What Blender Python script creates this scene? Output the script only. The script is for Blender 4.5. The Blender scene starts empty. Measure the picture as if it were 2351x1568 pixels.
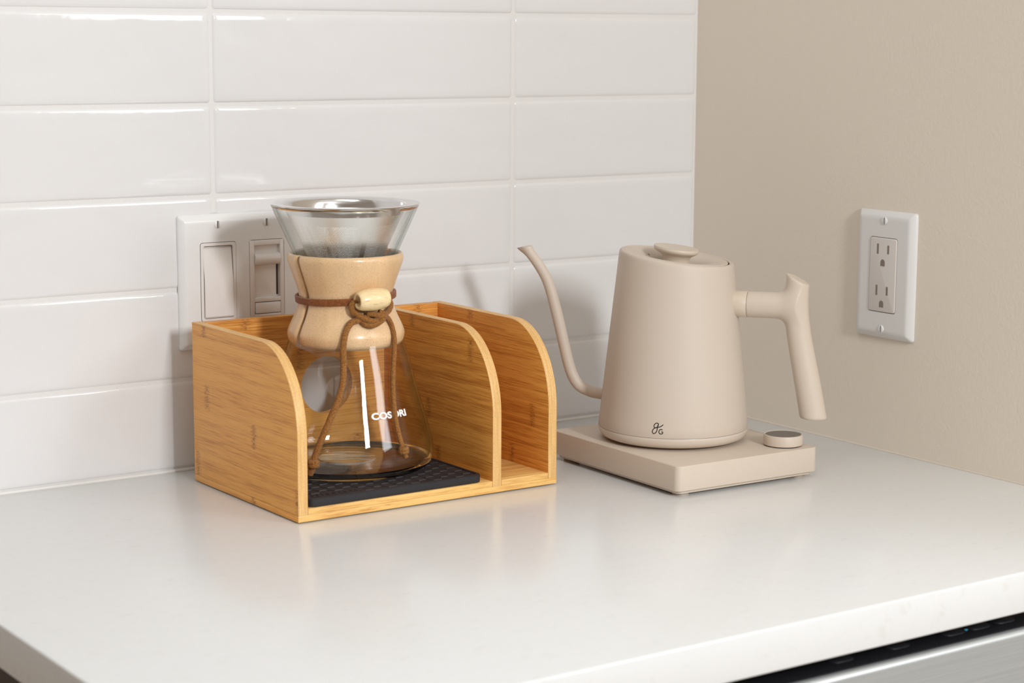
import bpy, bmesh, math, random
import numpy as np
from mathutils import Vector, Matrix, noise as mnoise

sc = bpy.context.scene
COL = sc.collection
random.seed(7)
MM = 0.001

# ---------------------------------------------------------------- camera
FPX = 4581.66; CAM = (-1277.93, -1532.15, 375.09)
YAW, PITCH, ROLL = 0.62038, -0.16177, 0.00787
PPX, PPY = 73.3, 28.0
cam = bpy.data.cameras.new('camera'); cam_o = bpy.data.objects.new('camera', cam); COL.objects.link(cam_o)
_f = Vector((math.sin(YAW)*math.cos(PITCH), math.cos(YAW)*math.cos(PITCH), math.sin(PITCH)))
_r = Vector((math.cos(YAW), -math.sin(YAW), 0)); _u = _r.cross(_f)
_c, _s = math.cos(ROLL), math.sin(ROLL)
_r2 = _r*_c + _u*_s; _u2 = _u*_c - _r*_s
cam_o.matrix_world = Matrix(((_r2.x, _u2.x, -_f.x, CAM[0]*MM), (_r2.y, _u2.y, -_f.y, CAM[1]*MM), (_r2.z, _u2.z, -_f.z, CAM[2]*MM), (0, 0, 0, 1)))
cam.sensor_width = 36.0; cam.lens = FPX*36.0/2351.0
cam.shift_x = -PPX/2351.0; cam.shift_y = PPY/2351.0
cam.clip_start = 0.05; cam.clip_end = 50
cam.dof.use_dof = True; cam.dof.focus_distance = 1.69; cam.dof.aperture_fstop = 9
sc.camera = cam_o

# ---------------------------------------------------------------- light, exposure
sc.view_settings.view_transform = 'Standard'; sc.view_settings.look = 'None'
sc.view_settings.exposure = 0.0; sc.view_settings.gamma = 1.0; sc.view_settings.use_curve_mapping = False
world = bpy.data.worlds.new('room_ambience'); sc.world = world; world.use_nodes = True
bg = world.node_tree.nodes['Background']; bg.inputs[0].default_value = (1.0, 0.84, 0.70, 1); bg.inputs[1].default_value = 0.32

def area(name, loc, target, sx, sy, power, color, shape='RECTANGLE', spread=180):
    l = bpy.data.lights.new(name, 'AREA'); l.shape = shape; l.size = sx; l.size_y = sy; l.energy = power; l.color = color
    l.spread = math.radians(spread)
    o = bpy.data.objects.new(name, l); COL.objects.link(o); o.location = loc
    o.rotation_euler = (Vector(target)-Vector(loc)).to_track_quat('-Z', 'Y').to_euler()
    return o
area('key_lamp', (-0.53, -2.63, 0.98), (-0.35, -0.15, 0.12), 0.24, 0.45, 37, (0.965, 0.985, 1.0))
area('window_daylight', (0.66, -2.30, 1.05), (-0.40, -0.10, 0.15), 0.66, 0.95, 15, (0.96, 0.985, 1.0))
area('ceiling_lamp', (-1.05, -0.85, 1.49), (-1.05, -0.85, 0.0), 1.0, 0.5, 3.4, (0.93, 0.985, 1.0))

# ---------------------------------------------------------------- helpers
def link(name, me, mat=None, parent=None, smooth=False, auto=None):
    if mat: me.materials.append(mat)
    o = bpy.data.objects.new(name, me); COL.objects.link(o)
    if parent: o.parent = parent
    if smooth:
        me.polygons.foreach_set('use_smooth', [True]*len(me.polygons))
        if auto is not None:
            me.set_sharp_from_angle(angle=math.radians(auto))
    me.update()
    return o
def mk(name, verts, faces, mat=None, parent=None, smooth=False, auto=None):
    me = bpy.data.meshes.new(name)
    me.from_pydata([(v[0]*MM, v[1]*MM, v[2]*MM) for v in verts], [], faces)
    bm = bmesh.new(); bm.from_mesh(me); bmesh.ops.recalc_face_normals(bm, faces=bm.faces); bm.to_mesh(me); bm.free()
    return link(name, me, mat, parent, smooth, auto)
def from_bm(name, bm, mat=None, parent=None, smooth=True, auto=35):
    bmesh.ops.recalc_face_normals(bm, faces=bm.faces)
    for v in bm.verts: v.co *= MM
    me = bpy.data.meshes.new(name); bm.to_mesh(me); bm.free()
    return link(name, me, mat, parent, smooth, auto)
def thing(name, label, cat, loc=(0, 0, 0), rz=0.0, group=None):
    o = bpy.data.objects.new(name, None); COL.objects.link(o); o.empty_display_size = 0.02
    o.location = [c*MM for c in loc]; o.rotation_euler = (0, 0, rz)
    return tag(o, label, cat, group)
def tag(o, label=None, cat=None, group=None, kind=None):
    if label: o['label'] = label
    if cat: o['category'] = cat
    if group: o['group'] = group
    if kind: o['kind'] = kind
    return o
def add_box(bm, x0, x1, y0, y1, z0, z1, bev=0.0, seg=2):
    g = bmesh.ops.create_cube(bm, size=1.0)
    vs = g['verts']
    for v in vs:
        v.co = Vector(((x0+x1)/2+v.co.x*(x1-x0), (y0+y1)/2+v.co.y*(y1-y0), (z0+z1)/2+v.co.z*(z1-z0)))
    if bev > 0:
        es = list({e for v in vs for e in v.link_edges})
        bmesh.ops.bevel(bm, geom=es, offset=bev, segments=seg, profile=0.5, affect='EDGES')
def box(name, x0, x1, y0, y1, z0, z1, mat, parent=None, bev=0.0, seg=2):
    bm = bmesh.new(); add_box(bm, x0, x1, y0, y1, z0, z1, bev, seg)
    return from_bm(name, bm, mat, parent)
def rrect(x0, x1, y0, y1, r, n=6):
    pts = []
    for cx, cy, a0 in ((x1-r, y1-r, 0), (x0+r, y1-r, 90), (x0+r, y0+r, 180), (x1-r, y0+r, 270)):
        for i in range(n+1):
            a = math.radians(a0+90*i/n); pts.append((cx+r*math.cos(a), cy+r*math.sin(a)))
    return pts
def add_prism(bm, pts, z0, z1, bev_top=0.0, bev_bot=0.0, M=None, rings=3):
    """closed outline extruded along z, with rounded top and bottom edges"""
    def inset(d):
        n = len(pts); out = []
        for i in range(n):
            p0, p1, p2 = Vector(pts[i-1]), Vector(pts[i]), Vector(pts[(i+1) % n])
            e1 = (p1-p0).normalized(); e2 = (p2-p1).normalized()
            nn = Vector((-(e1.y+e2.y), e1.x+e2.x))
            if nn.length < 1e-9: nn = Vector((-e1.y, e1.x))
            nn.normalize(); k = nn.dot(Vector((-e1.y, e1.x)))
            out.append(p1+nn*(d/max(k, 0.35)))
        return out
    levels = []
    if bev_bot > 0:
        for i in range(rings): 
            a = math.pi/2*i/rings; levels.append((bev_bot*(1-math.sin(a)), z0+bev_bot*(1-math.cos(a))))
    levels.append((0, z0+bev_bot))
    levels.append((0, z1-bev_top))
    if bev_top > 0:
        for i in range(1, rings+1):
            a = math.pi/2*i/rings; levels.append((bev_top*(1-math.cos(a)), z1-bev_top+bev_top*math.sin(a)))
    R = []
    for d, z in levels:
        q = inset(d) if d > 0 else [Vector(t) for t in pts]
        ring = []
        for t in q:
            co = Vector((t[0], t[1], z))
            if M is not None: co = M @ co
            ring.append(bm.verts.new(co))
        R.append(ring)
    n = len(pts)
    for a, b_ in zip(R[:-1], R[1:]):
        for i in range(n): bm.faces.new((a[i], a[(i+1) % n], b_[(i+1) % n], b_[i]))
    bm.faces.new(R[0][::-1]); bm.faces.new(R[-1])
def prism(name, pts, z0, z1, mat, parent=None, bt=0.0, bb=0.0, M=None):
    bm = bmesh.new(); add_prism(bm, pts, z0, z1, bt, bb, M)
    return from_bm(name, bm, mat, parent)
def lathe_mesh(profile, seg=96, fn=None, closed=False):
    """profile of (r,z); fn(r,z,angle)->(x,y,z)"""
    V, Fc = [], []
    n = len(profile)
    for j in range(seg):
        a = 2*math.pi*j/seg
        for r, z in profile:
            V.append(fn(r, z, a) if fn else (r*math.cos(a), r*math.sin(a), z))
    for j in range(seg):
        j2 = (j+1) % seg
        for i in range(n if closed else n-1):
            i2 = (i+1) % n
            Fc.append((j*n+i, j2*n+i, j2*n+i2, j*n+i2))
    return V, Fc
def lathe(name, profile, mat, parent=None, seg=96, fn=None, closed=False, auto=40):
    V, Fc = lathe_mesh(profile, seg, fn, closed)
    me = bpy.data.meshes.new(name); me.from_pydata([(v[0]*MM, v[1]*MM, v[2]*MM) for v in V], [], Fc)
    bm = bmesh.new(); bm.from_mesh(me)
    bmesh.ops.remove_doubles(bm, verts=bm.verts, dist=1e-6)
    bmesh.ops.recalc_face_normals(bm, faces=bm.faces); bm.to_mesh(me); bm.free()
    return link(name, me, mat, parent, True, auto)
def catmull(P, n=8):
    P = [np.array(p, float) for p in P]; Q = [2*P[0]-P[1]]+P+[2*P[-1]-P[-2]]; out = []
    for i in range(1, len(Q)-2):
        p0, p1, p2, p3 = Q[i-1:i+3]
        for k in range(n):
            t = k/n
            out.append(0.5*((2*p1)+(-p0+p2)*t+(2*p0-5*p1+4*p2-p3)*t*t+(-p0+3*p1-3*p2+p3)*t**3))
    out.append(P[-1]); return out
def add_tube(bm, path, rad, seg=12, caps=True, flat=None, up=None):
    path = [Vector(p) for p in path]; n = len(path)
    rads = rad if isinstance(rad, (list, tuple, np.ndarray)) else [rad]*n
    T = [(path[min(i+1, n-1)]-path[max(i-1, 0)]).normalized() for i in range(n)]
    nrm = up.copy() if up is not None else (Vector((0, 0, 1)) if abs(T[0].z) < .9 else Vector((1, 0, 0)))
    rings = []
    for i in range(n):
        nrm = (nrm-T[i]*nrm.dot(T[i])).normalized(); bn = T[i].cross(nrm)
        ring = []
        for k in range(seg):
            a = 2*math.pi*k/seg
            if flat:
                ca, sa = math.cos(a), math.sin(a)
                ex = math.copysign(abs(ca)**.35, ca)*flat[0]; ey = math.copysign(abs(sa)**.35, sa)*flat[1]
                ring.append(bm.verts.new(path[i]+nrm*ex+bn*ey))
            else: ring.append(bm.verts.new(path[i]+(nrm*math.cos(a)+bn*math.sin(a))*rads[i]))
        rings.append(ring)
    for a, b_ in zip(rings[:-1], rings[1:]):
        for k in range(seg): bm.faces.new((a[k], a[(k+1) % seg], b_[(k+1) % seg], b_[k]))
    if caps: bm.faces.new(rings[0][::-1]); bm.faces.new(rings[-1])
    return rings
def tube(name, path, rad, mat, parent=None, seg=12, **kw):
    bm = bmesh.new(); add_tube(bm, path, rad, seg, **kw)
    return from_bm(name, bm, mat, parent, True, 50)
def surface_nets(f, lo, hi, h):
    """triangulated zero set of the distance function f (vectorised), vertices pulled onto the surface"""
    ax = [np.arange(lo[i]-2*h, hi[i]+3*h, h) for i in range(3)]
    X, Y, Z = np.meshgrid(*ax, indexing='ij'); S = f(np.stack([X, Y, Z], -1))
    ins = S < 0; c = ins[:-1, :-1, :-1]; cnt = np.zeros(c.shape, int)
    nx, ny, nz = S.shape
    for i in (0, 1):
        for j in (0, 1):
            for k in (0, 1): cnt += ins[i:nx-1+i, j:ny-1+j, k:nz-1+k]
    act = (cnt > 0) & (cnt < 8); idx = -np.ones(act.shape, int); ids = np.argwhere(act); idx[act] = np.arange(len(ids))
    P = np.stack([ax[0][ids[:, 0]], ax[1][ids[:, 1]], ax[2][ids[:, 2]]], 1)+h/2
    for _ in range(6):
        s = f(P); g = np.stack([(f(P+np.eye(3)[d]*.02)-f(P-np.eye(3)[d]*.02))/.04 for d in range(3)], 1)
        P = P-g*(s/np.maximum((g**2).sum(1), .05))[:, None]*.8
    F = []
    for d in range(3):
        a = np.swapaxes(ins, 0, d); ii = np.swapaxes(idx, 0, d)
        ch = a[:-1, 1:-1, 1:-1] != a[1:, 1:-1, 1:-1]
        for i, j, k in np.argwhere(ch):
            j += 1; k += 1
            F.append((ii[i, j-1, k-1], ii[i, j, k-1], ii[i, j, k], ii[i, j-1, k]))
    return P, [tuple(int(t) for t in q) for q in F if min(q) >= 0]

# ---------------------------------------------------------------- materials
def srgb(r, g, b):
    f = lambda c: (c/255/12.92) if c/255 <= .04045 else ((c/255+.055)/1.055)**2.4
    return (f(r), f(g), f(b), 1)
def mat(name, color, rough=.5, metal=0.0, spec=.5, coat=0.0, coat_rough=.1, sheen=0.0):
    m = bpy.data.materials.new(name); m.use_nodes = True
    b = m.node_tree.nodes['Principled BSDF']
    b.inputs['Base Color'].default_value = color; b.inputs['Roughness'].default_value = rough
    b.inputs['Metallic'].default_value = metal; b.inputs['Specular IOR Level'].default_value = spec
    b.inputs['Coat Weight'].default_value = coat; b.inputs['Coat Roughness'].default_value = coat_rough
    b.inputs['Sheen Weight'].default_value = sheen
    return m
class N:
    """small node-graph helper"""
    def __init__(s, m): s.m = m; s.t = m.node_tree; s.b = s.t.nodes['Principled BSDF']
    def new(s, kind, **kw):
        n = s.t.nodes.new(kind)
        for k, v in kw.items():
            if k in ('operation', 'data_type', 'blend_type', 'noise_dimensions', 'feature', 'interpolation_type', 'wave_type'): setattr(n, k, v)
        return n
    def L(s, a, b): s.t.links.new(a, b)
    def val(s, n, sock, v):
        if hasattr(v, 'links') or isinstance(v, bpy.types.NodeSocket): s.L(v, n.inputs[sock])
        else: n.inputs[sock].default_value = v
    def math(s, op, a, b=0.0, c=None):
        n = s.new('ShaderNodeMath', operation=op); s.val(n, 0, a); s.val(n, 1, b)
        if c is not None: s.val(n, 2, c)
        return n.outputs[0]
    def obj(s): return s.new('ShaderNodeTexCoord').outputs['Object']
    def sep(s, v):
        n = s.new('ShaderNodeSeparateXYZ'); s.L(v, n.inputs[0]); return n.outputs
    def comb(s, x, y, z):
        n = s.new('ShaderNodeCombineXYZ'); s.val(n, 0, x); s.val(n, 1, y); s.val(n, 2, z); return n.outputs[0]
    def mapping(s, v, scale=(1, 1, 1), loc=(0, 0, 0), rot=(0, 0, 0)):
        n = s.new('ShaderNodeMapping'); s.L(v, n.inputs[0]); n.inputs['Scale'].default_value = scale; n.inputs['Location'].default_value = loc; n.inputs['Rotation'].default_value = rot
        return n.outputs[0]
    def noise(s, v, scale, detail=2.0, rough=.5, dist=0.0):
        n = s.new('ShaderNodeTexNoise'); s.L(v, n.inputs['Vector']); n.inputs['Scale'].default_value = scale
        n.inputs['Detail'].default_value = detail; n.inputs['Roughness'].default_value = rough; n.inputs['Distortion'].default_value = dist
        return n.outputs['Fac']
    def white(s, v):
        n = s.new('ShaderNodeTexWhiteNoise', noise_dimensions='1D'); s.val(n, 'W', v); return n.outputs['Value']
    def ramp(s, f, stops):
        n = s.new('ShaderNodeValToRGB'); s.L(f, n.inputs[0]); e = n.color_ramp.elements
        while len(e) < len(stops): e.new(.5)
        for el, (p, c) in zip(e, stops): el.position = p; el.color = c
        return n.outputs[0]
    def mix(s, f, a, b, blend='MIX'):
        n = s.new('ShaderNodeMix', data_type='RGBA', blend_type=blend)
        s.val(n, 0, f); s.val(n, 6, a); s.val(n, 7, b); return n.outputs[2]
    def color(s, c): s.L(c, s.b.inputs['Base Color'])
    def bump(s, h, strength, dist):
        n = s.new('ShaderNodeBump'); s.L(h, n.inputs['Height']); n.inputs['Strength'].default_value = strength; n.inputs['Distance'].default_value = dist
        s.L(n.outputs[0], s.b.inputs['Normal'])
W1 = (1, 1, 1, 1); K0 = (0, 0, 0, 1)
def bamboo(name, along, cross, third, dark=1.0, seed=0.0, light=(0.70, 0.43, 0.18, 1)):
    m = mat(name, light, .42, spec=.4); g = N(m); o = g.obj(); xyz = g.sep(o)
    A = xyz['XYZ'.index(along)]; C = xyz['XYZ'.index(cross)]; T = xyz['XYZ'.index(third)]
    wob = g.math('MULTIPLY', g.math('SUBTRACT', g.noise(g.comb(g.math('MULTIPLY', A, 6.0), g.math('MULTIPLY', C, 30.0), seed), 1.0, 1), .5), .004)
    C2 = g.math('ADD', C, wob)
    fib = g.noise(g.comb(g.math('MULTIPLY', A, 24.0), g.math('MULTIPLY', C2, 1500.0), g.math('ADD', g.math('MULTIPLY', T, 300.0), seed)), 1.0, 3, .6)
    fib2 = g.noise(g.comb(g.math('MULTIPLY', A, 45.0), g.math('MULTIPLY', C2, 3600.0), g.math('ADD', g.math('MULTIPLY', T, 900.0), seed+9)), 1.0, 2, .6)
    broad = g.noise(g.comb(g.math('MULTIPLY', A, 5.0), g.math('MULTIPLY', C2, 150.0), seed+3), 1.0, 2, .5)
    sid = g.math('FLOOR', g.math('DIVIDE', g.math('ADD', C2, .5), .0195))
    tone = g.white(g.math('ADD', sid, seed+.5))
    off = g.white(g.math('ADD', sid, seed+41.5))
    s = g.math('FRACT', g.math('DIVIDE', g.math('ADD', A, g.math('MULTIPLY', off, .17)), .17))
    jag = g.noise(g.comb(g.math('MULTIPLY', A, 40.0), g.math('MULTIPLY', C, 420.0), seed), 1.0, 2)
    fleck = g.noise(g.comb(g.math('MULTIPLY', A, 260.0), g.math('MULTIPLY', C, 1500.0), seed+2), 1.0, 2)
    dist = g.math('ABSOLUTE', g.math('ADD', g.math('SUBTRACT', s, .5), g.math('MULTIPLY', g.math('SUBTRACT', jag, .5), .05)))
    band = g.math('SUBTRACT', 1.0, g.math('MINIMUM', g.math('DIVIDE', dist, .034), 1.0))
    node = g.math('MULTIPLY', band, g.math('ADD', .18, g.math('MULTIPLY', g.math('GREATER_THAN', fleck, .52), .85)))
    node = g.math('MULTIPLY', node, g.math('GREATER_THAN', g.white(g.math('ADD', sid, seed+77.5)), .18))
    f = g.math('ADD', g.math('ADD', g.math('MULTIPLY', fib, .9), g.math('MULTIPLY', fib2, .45)), g.math('MULTIPLY', broad, .5))
    f = g.math('ADD', f, g.math('MULTIPLY', g.math('SUBTRACT', tone, .5), .16))
    lo = tuple(c*k for c, k in zip(light[:3], (.62, .48, .36)))+(1,)
    md = tuple(c*k for c, k in zip(light[:3], (.88, .79, .70)))+(1,)
    col = g.ramp(g.math('MULTIPLY', f, .7), [(.53, lo), (.63, md), (.72, light)])
    col = g.mix(g.math('MULTIPLY', node, .95), col, tuple(c*k for c, k in zip(light[:3], (.36, .27, .20)))+(1,))
    g.color(col); g.bump(g.math('SUBTRACT', f, node), .25, .0004)
    return m
M = {}
BAM = (0.83, 0.405, 0.090, 1); BAM_E = (0.83, 0.52, 0.18, 1)
M['bam_side'] = bamboo('bamboo side grain', 'Y', 'Z', 'X', light=BAM, seed=2)
M['bam_div'] = bamboo('bamboo divider grain', 'Y', 'Z', 'X', light=BAM, seed=17)
M['bam_right'] = bamboo('bamboo right grain', 'Y', 'Z', 'X', light=BAM, seed=31)
M['bam_back'] = bamboo('bamboo back grain', 'X', 'Z', 'Y', light=BAM, seed=5)
M['bam_edge'] = None
M['bam_base'] = bamboo('bamboo base grain', 'X', 'Y', 'Z', light=BAM_E, seed=8)

def mat_edge():
    """end grain of the three-ply bamboo board"""
    m = mat('bamboo board edge', (.80, .50, .205, 1), .45, spec=.4); g = N(m); o = g.obj(); x = g.sep(o)[0]
    ply = g.math('FRACT', g.math('MULTIPLY', x, 1000/8.6))
    f = g.noise(g.mapping(o, (1, .5, .5)), 1500, 3, .6)
    f2 = g.noise(g.mapping(o, (3, .12, .12)), 260, 2, .5)
    c = g.ramp(g.math('ADD', g.math('MULTIPLY', f, .55), g.math('MULTIPLY', f2, .45)), [(.36, (.62, .345, .115, 1)), (.62, (.82, .53, .225, 1))])
    ln = g.math('ABSOLUTE', g.math('SUBTRACT', g.math('ABSOLUTE', g.math('SUBTRACT', ply, .5)), .2))
    c = g.mix(g.math('MULTIPLY', g.math('LESS_THAN', ln, .025), .25), c, (.45, .23, .07, 1))
    g.color(c); return m
M['bam_edge'] = mat_edge()
def mat_tile():
    m = mat('glossy white tile glaze', (.74, .735, .74, 1), .10, spec=.5, coat=.35, coat_rough=.04); g = N(m); o = g.obj()
    h = g.math('ADD', g.noise(g.mapping(o, (1, 1, 1.6)), 16, 1.5, .5, .4), g.math('MULTIPLY', g.noise(o, 55, 2, .5), .22))
    g.bump(h, .30, .004); return m
M['tile'] = mat_tile()
def mat_grain(name, c1, c2, scale, rough=.8, bump=.2, dist=.0005):
    m = mat(name, c1, rough, spec=.3); g = N(m); o = g.obj(); f = g.noise(o, scale, 4, .6)
    g.color(g.ramp(f, [(.35, c1), (.65, c2)])); g.bump(f, bump, dist); return m
M['grout'] = mat_grain('pale grout', (.71, .70, .69, 1), (.75, .74, .73, 1), 900, .8, .08, .0003)
M['caulk'] = mat('white caulk', (.74, .73, .71, 1), .45)
def mat_paint():
    m = mat('beige wall paint', (.78, .70, .60, 1), .55, spec=.3); g = N(m); o = g.obj()
    g.bump(g.noise(o, 300, 3, .55), .35, .0007)
    return m
M['paint'] = mat_paint()
M['paint_caulk'] = mat('beige painted caulk', (.67, .60, .51, 1), .5)
def mat_quartz():
    m = mat('white quartz', (.755, .765, .765, 1), .20, spec=.5); g = N(m); o = g.obj()
    v = g.noise(g.mapping(o, (1, 2.2, 1)), 9, 6, .65, 1.2)
    vein = g.ramp(v, [(.47, K0), (.5, W1), (.53, K0)])
    fl = g.ramp(g.noise(g.mapping(o, (1, 2.5, 1), rot=(0, 0, .2)), 70, 3, .6), [(.60, K0), (.70, W1)])
    c = g.mix(g.math('MULTIPLY', vein, .05), (.755, .765, .765, 1), (.58, .56, .53, 1))
    c = g.mix(g.math('MULTIPLY', fl, .18), c, (.55, .52, .48, 1))
    g.color(c); return m
M['quartz'] = mat_quartz()
M['plate'] = mat('white plastic plate', (.80, .795, .79, 1), .25, spec=.5)
M['device'] = mat('warm white plastic', (.78, .745, .72, 1), .25, spec=.5)
M['plate_shaded'] = mat('shaded white plastic plate', (.72, .71, .70, 1), .3)  # outlet copy of the white plate, side-wall shade put into its colour
M['device_shaded'] = mat('shaded warm white plastic', (.66, .62, .585, 1), .35)  # receptacle copy of the device plastic, darkened for the same shade
M['slot'] = mat('dark slot', (.05, .035, .03, 1), .7)
M['slotgrey'] = mat('slot grey', (.22, .18, .15, 1), .6)
def mat_kettle(name, c, rough):
    m = mat(name, c, rough, spec=.35); g = N(m); o = g.obj()
    g.bump(g.noise(o, 2600, 2, .5), .08, .0002); return m
M['kettle'] = mat_kettle('matte cream enamel', (.60, .515, .435, 1), .50)
M['kettle_plastic'] = mat_kettle('cream plastic', (.63, .54, .45, 1), .42)
M['kettle_ring'] = mat_kettle('satin cream ring', (.65, .57, .49, 1), .32)
M['ink'] = mat('dark print', (.015, .01, .008, 1), .5)
M['seam'] = mat('grey seam', (.10, .095, .11, 1), .4)
M['black'] = mat('black plastic', (.010, .010, .013, 1), .32)
M['display'] = mat('smoked display', (.060, .050, .043, 1), .18)
M['mat'] = mat('black silicone', (.018, .017, .021, 1), .52, spec=.45)
M['foot'] = mat('rubber foot', (.06, .05, .045, 1), .7)
M['footclear'] = mat('pale rubber foot', (.45, .38, .30, 1), .5)
def mat_collar(name, base, vert=True):
    m = mat(name, base, .33, spec=.45, coat=.25, coat_rough=.15); g = N(m); o = g.obj()
    sc_ = (1, 1, .22) if vert else (.3, .3, 1)
    fl = g.ramp(g.noise(g.mapping(o, tuple(c*1 for c in sc_)), 2600, 1, .5), [(.62, K0), (.69, W1)])
    br = g.noise(g.mapping(o, (1, 1, .12)), 70, 3, .6)
    c = g.ramp(br, [(.3, tuple(k*.86 for k in base[:3])+(1,)), (.7, base)])
    c = g.mix(g.math('MULTIPLY', fl, .55), c, (.26, .125, .045, 1))
    g.color(c); g.bump(fl, -.12, .0003); return m
M['collar'] = mat_collar('pale rubberwood', (.80, .545, .305, 1))
def mat_bead():
    m = mat('pale cream wood', (.84, .66, .36, 1), .3, spec=.45, coat=.25, coat_rough=.15); g = N(m)
    v = g.mapping(g.obj(), (.10, 1, 1))
    f = g.noise(v, 900, 3, .6); c = g.ramp(f, [(.30, (.62, .42, .18, 1)), (.44, (.84, .65, .36, 1)), (.7, (.88, .71, .42, 1))])
    g.color(c); return m
M['bead'] = mat_bead()
def mat_leather(name, c1, c2, scale, bump):
    m = mat(name, c1, .72, spec=.25, sheen=.15); g = N(m); o = g.obj(); f = g.noise(o, scale, 4, .65)
    g.color(g.ramp(f, [(.35, c1), (.68, c2)])); g.bump(f, bump, .0008); return m
M['leather'] = mat_leather('brown leather', (.17, .052, .012, 1), (.28, .095, .026, 1), 500, .2)
M['suede'] = mat_leather('brown suede', (.14, .048, .008, 1), (.46, .20, .042, 1), 1300, .8)
M['steel'] = mat('polished steel', (.70, .69, .68, 1), .16, metal=1.0)
def mat_glass(name, tint, edge, foot=.0065):
    """thin clear glass: straight-through transmission plus Fresnel reflection"""
    m = bpy.data.materials.new(name); m.use_nodes = True; t = m.node_tree; t.nodes.clear()
    out = t.nodes.new('ShaderNodeOutputMaterial'); mx = t.nodes.new('ShaderNodeMixShader')
    tr = t.nodes.new('ShaderNodeBsdfTransparent'); gl = t.nodes.new('ShaderNodeBsdfGlossy'); gl.inputs['Roughness'].default_value = .012
    lw = t.nodes.new('ShaderNodeLayerWeight'); lw.inputs[0].default_value = .5
    p5 = t.nodes.new('ShaderNodeMath'); p5.operation = 'POWER'; p5.inputs[1].default_value = 5.0
    fr = t.nodes.new('ShaderNodeMath'); fr.operation = 'MULTIPLY_ADD'; fr.inputs[1].default_value = .96; fr.inputs[2].default_value = .040
    t.links.new(lw.outputs['Facing'], p5.inputs[0]); t.links.new(p5.outputs[0], fr.inputs[0])
    rp = t.nodes.new('ShaderNodeValToRGB'); rp.color_ramp.elements[0].color = tint; rp.color_ramp.elements[1].color = edge
    rp.color_ramp.elements[0].position = .5; rp.color_ramp.elements[1].position = 1.0
    t.links.new(lw.outputs['Facing'], rp.inputs[0]); t.links.new(rp.outputs[0], tr.inputs[0])
    t.links.new(fr.outputs[0], mx.inputs[0]); t.links.new(tr.outputs[0], mx.inputs[1]); t.links.new(gl.outputs[0], mx.inputs[2])
    gs = t.nodes.new('ShaderNodeBsdfGlass'); gs.inputs['IOR'].default_value = 1.47; gs.inputs['Roughness'].default_value = 0.0; gs.inputs['Color'].default_value = (.97, .985, .975, 1)
    tc = t.nodes.new('ShaderNodeTexCoord'); sx = t.nodes.new('ShaderNodeSeparateXYZ'); t.links.new(tc.outputs['Object'], sx.inputs[0])
    lt = t.nodes.new('ShaderNodeMath'); lt.operation = 'COMPARE'; lt.inputs[1].default_value = .110; lt.inputs[2].default_value = .110-foot; t.links.new(sx.outputs[2], lt.inputs[0])
    m2 = t.nodes.new('ShaderNodeMixShader'); t.links.new(lt.outputs[0], m2.inputs[0]); t.links.new(gs.outputs[0], m2.inputs[1]); t.links.new(mx.outputs[0], m2.inputs[2])
    t.links.new(m2.outputs[0], out.inputs[0]); return m
M['glass'] = mat_glass('clear glass', (.994, .996, .994, 1), (.80, .84, .81, 1))
M['print'] = mat('white print', (.88, .87, .86, 1), .5)
def mat_perf():
    """steel sheet with rows of tiny round perforations (open holes)"""
    m = mat('perforated steel', (.90, .90, .88, 1), .34, metal=1.0); g = N(m)
    uv = g.new('ShaderNodeUVMap').outputs[0]; x = g.sep(uv)
    row = g.math('FLOOR', x[1]); u = g.math('ADD', x[0], g.math('MULTIPLY', g.math('FRACT', g.math('MULTIPLY', row, .5)), 1.0))
    fx = g.math('SUBTRACT', g.math('FRACT', u), .5); fy = g.math('SUBTRACT', g.math('FRACT', x[1]), .5)
    d2 = g.math('ADD', g.math('MULTIPLY', fx, fx), g.math('MULTIPLY', fy, fy))
    hole = g.math('LESS_THAN', d2, .055)
    at = g.new('ShaderNodeAttribute'); at.attribute_name = 'perf'
    hole = g.math('MULTIPLY', hole, g.math('GREATER_THAN', at.outputs['Fac'], .5))
    tr = g.new('ShaderNodeBsdfTransparent'); mx = g.new('ShaderNodeMixShader')
    g.L(hole, mx.inputs[0]); g.L(g.b.outputs[0], mx.inputs[1]); g.L(tr.outputs[0], mx.inputs[2])
    g.L(mx.outputs[0], g.t.nodes['Material Output'].inputs[0]); return m
M['perf'] = mat_perf()
def mat_brushed():
    m = mat('brushed stainless', (.74, .76, .76, 1), .38, metal=.75); g = N(m); o = g.obj()
    f = g.noise(g.mapping(o, (6, 1, 900)), 1.0, 3, .6)
    g.color(g.ramp(f, [(.3, (.66, .71, .73, 1)), (.7, (.76, .81, .83, 1))])); return m
M['brushed'] = mat_brushed()
M['cab_dark'] = mat_grain('dark stained cabinet', (.045, .028, .020, 1), (.06, .038, .027, 1), 60, .5)
M['floor'] = mat_grain('brown floor', (.42, .34, .26, 1), (.50, .41, .32, 1), 14, .5)
M['ceil'] = mat('white ceiling paint', (.82, .81, .79, 1), .9)
M['button'] = mat('button grey', (.020, .020, .024, 1), .4)
M['led'] = mat('cyan indicator', (.1, .5, .7, 1), .4)

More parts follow.
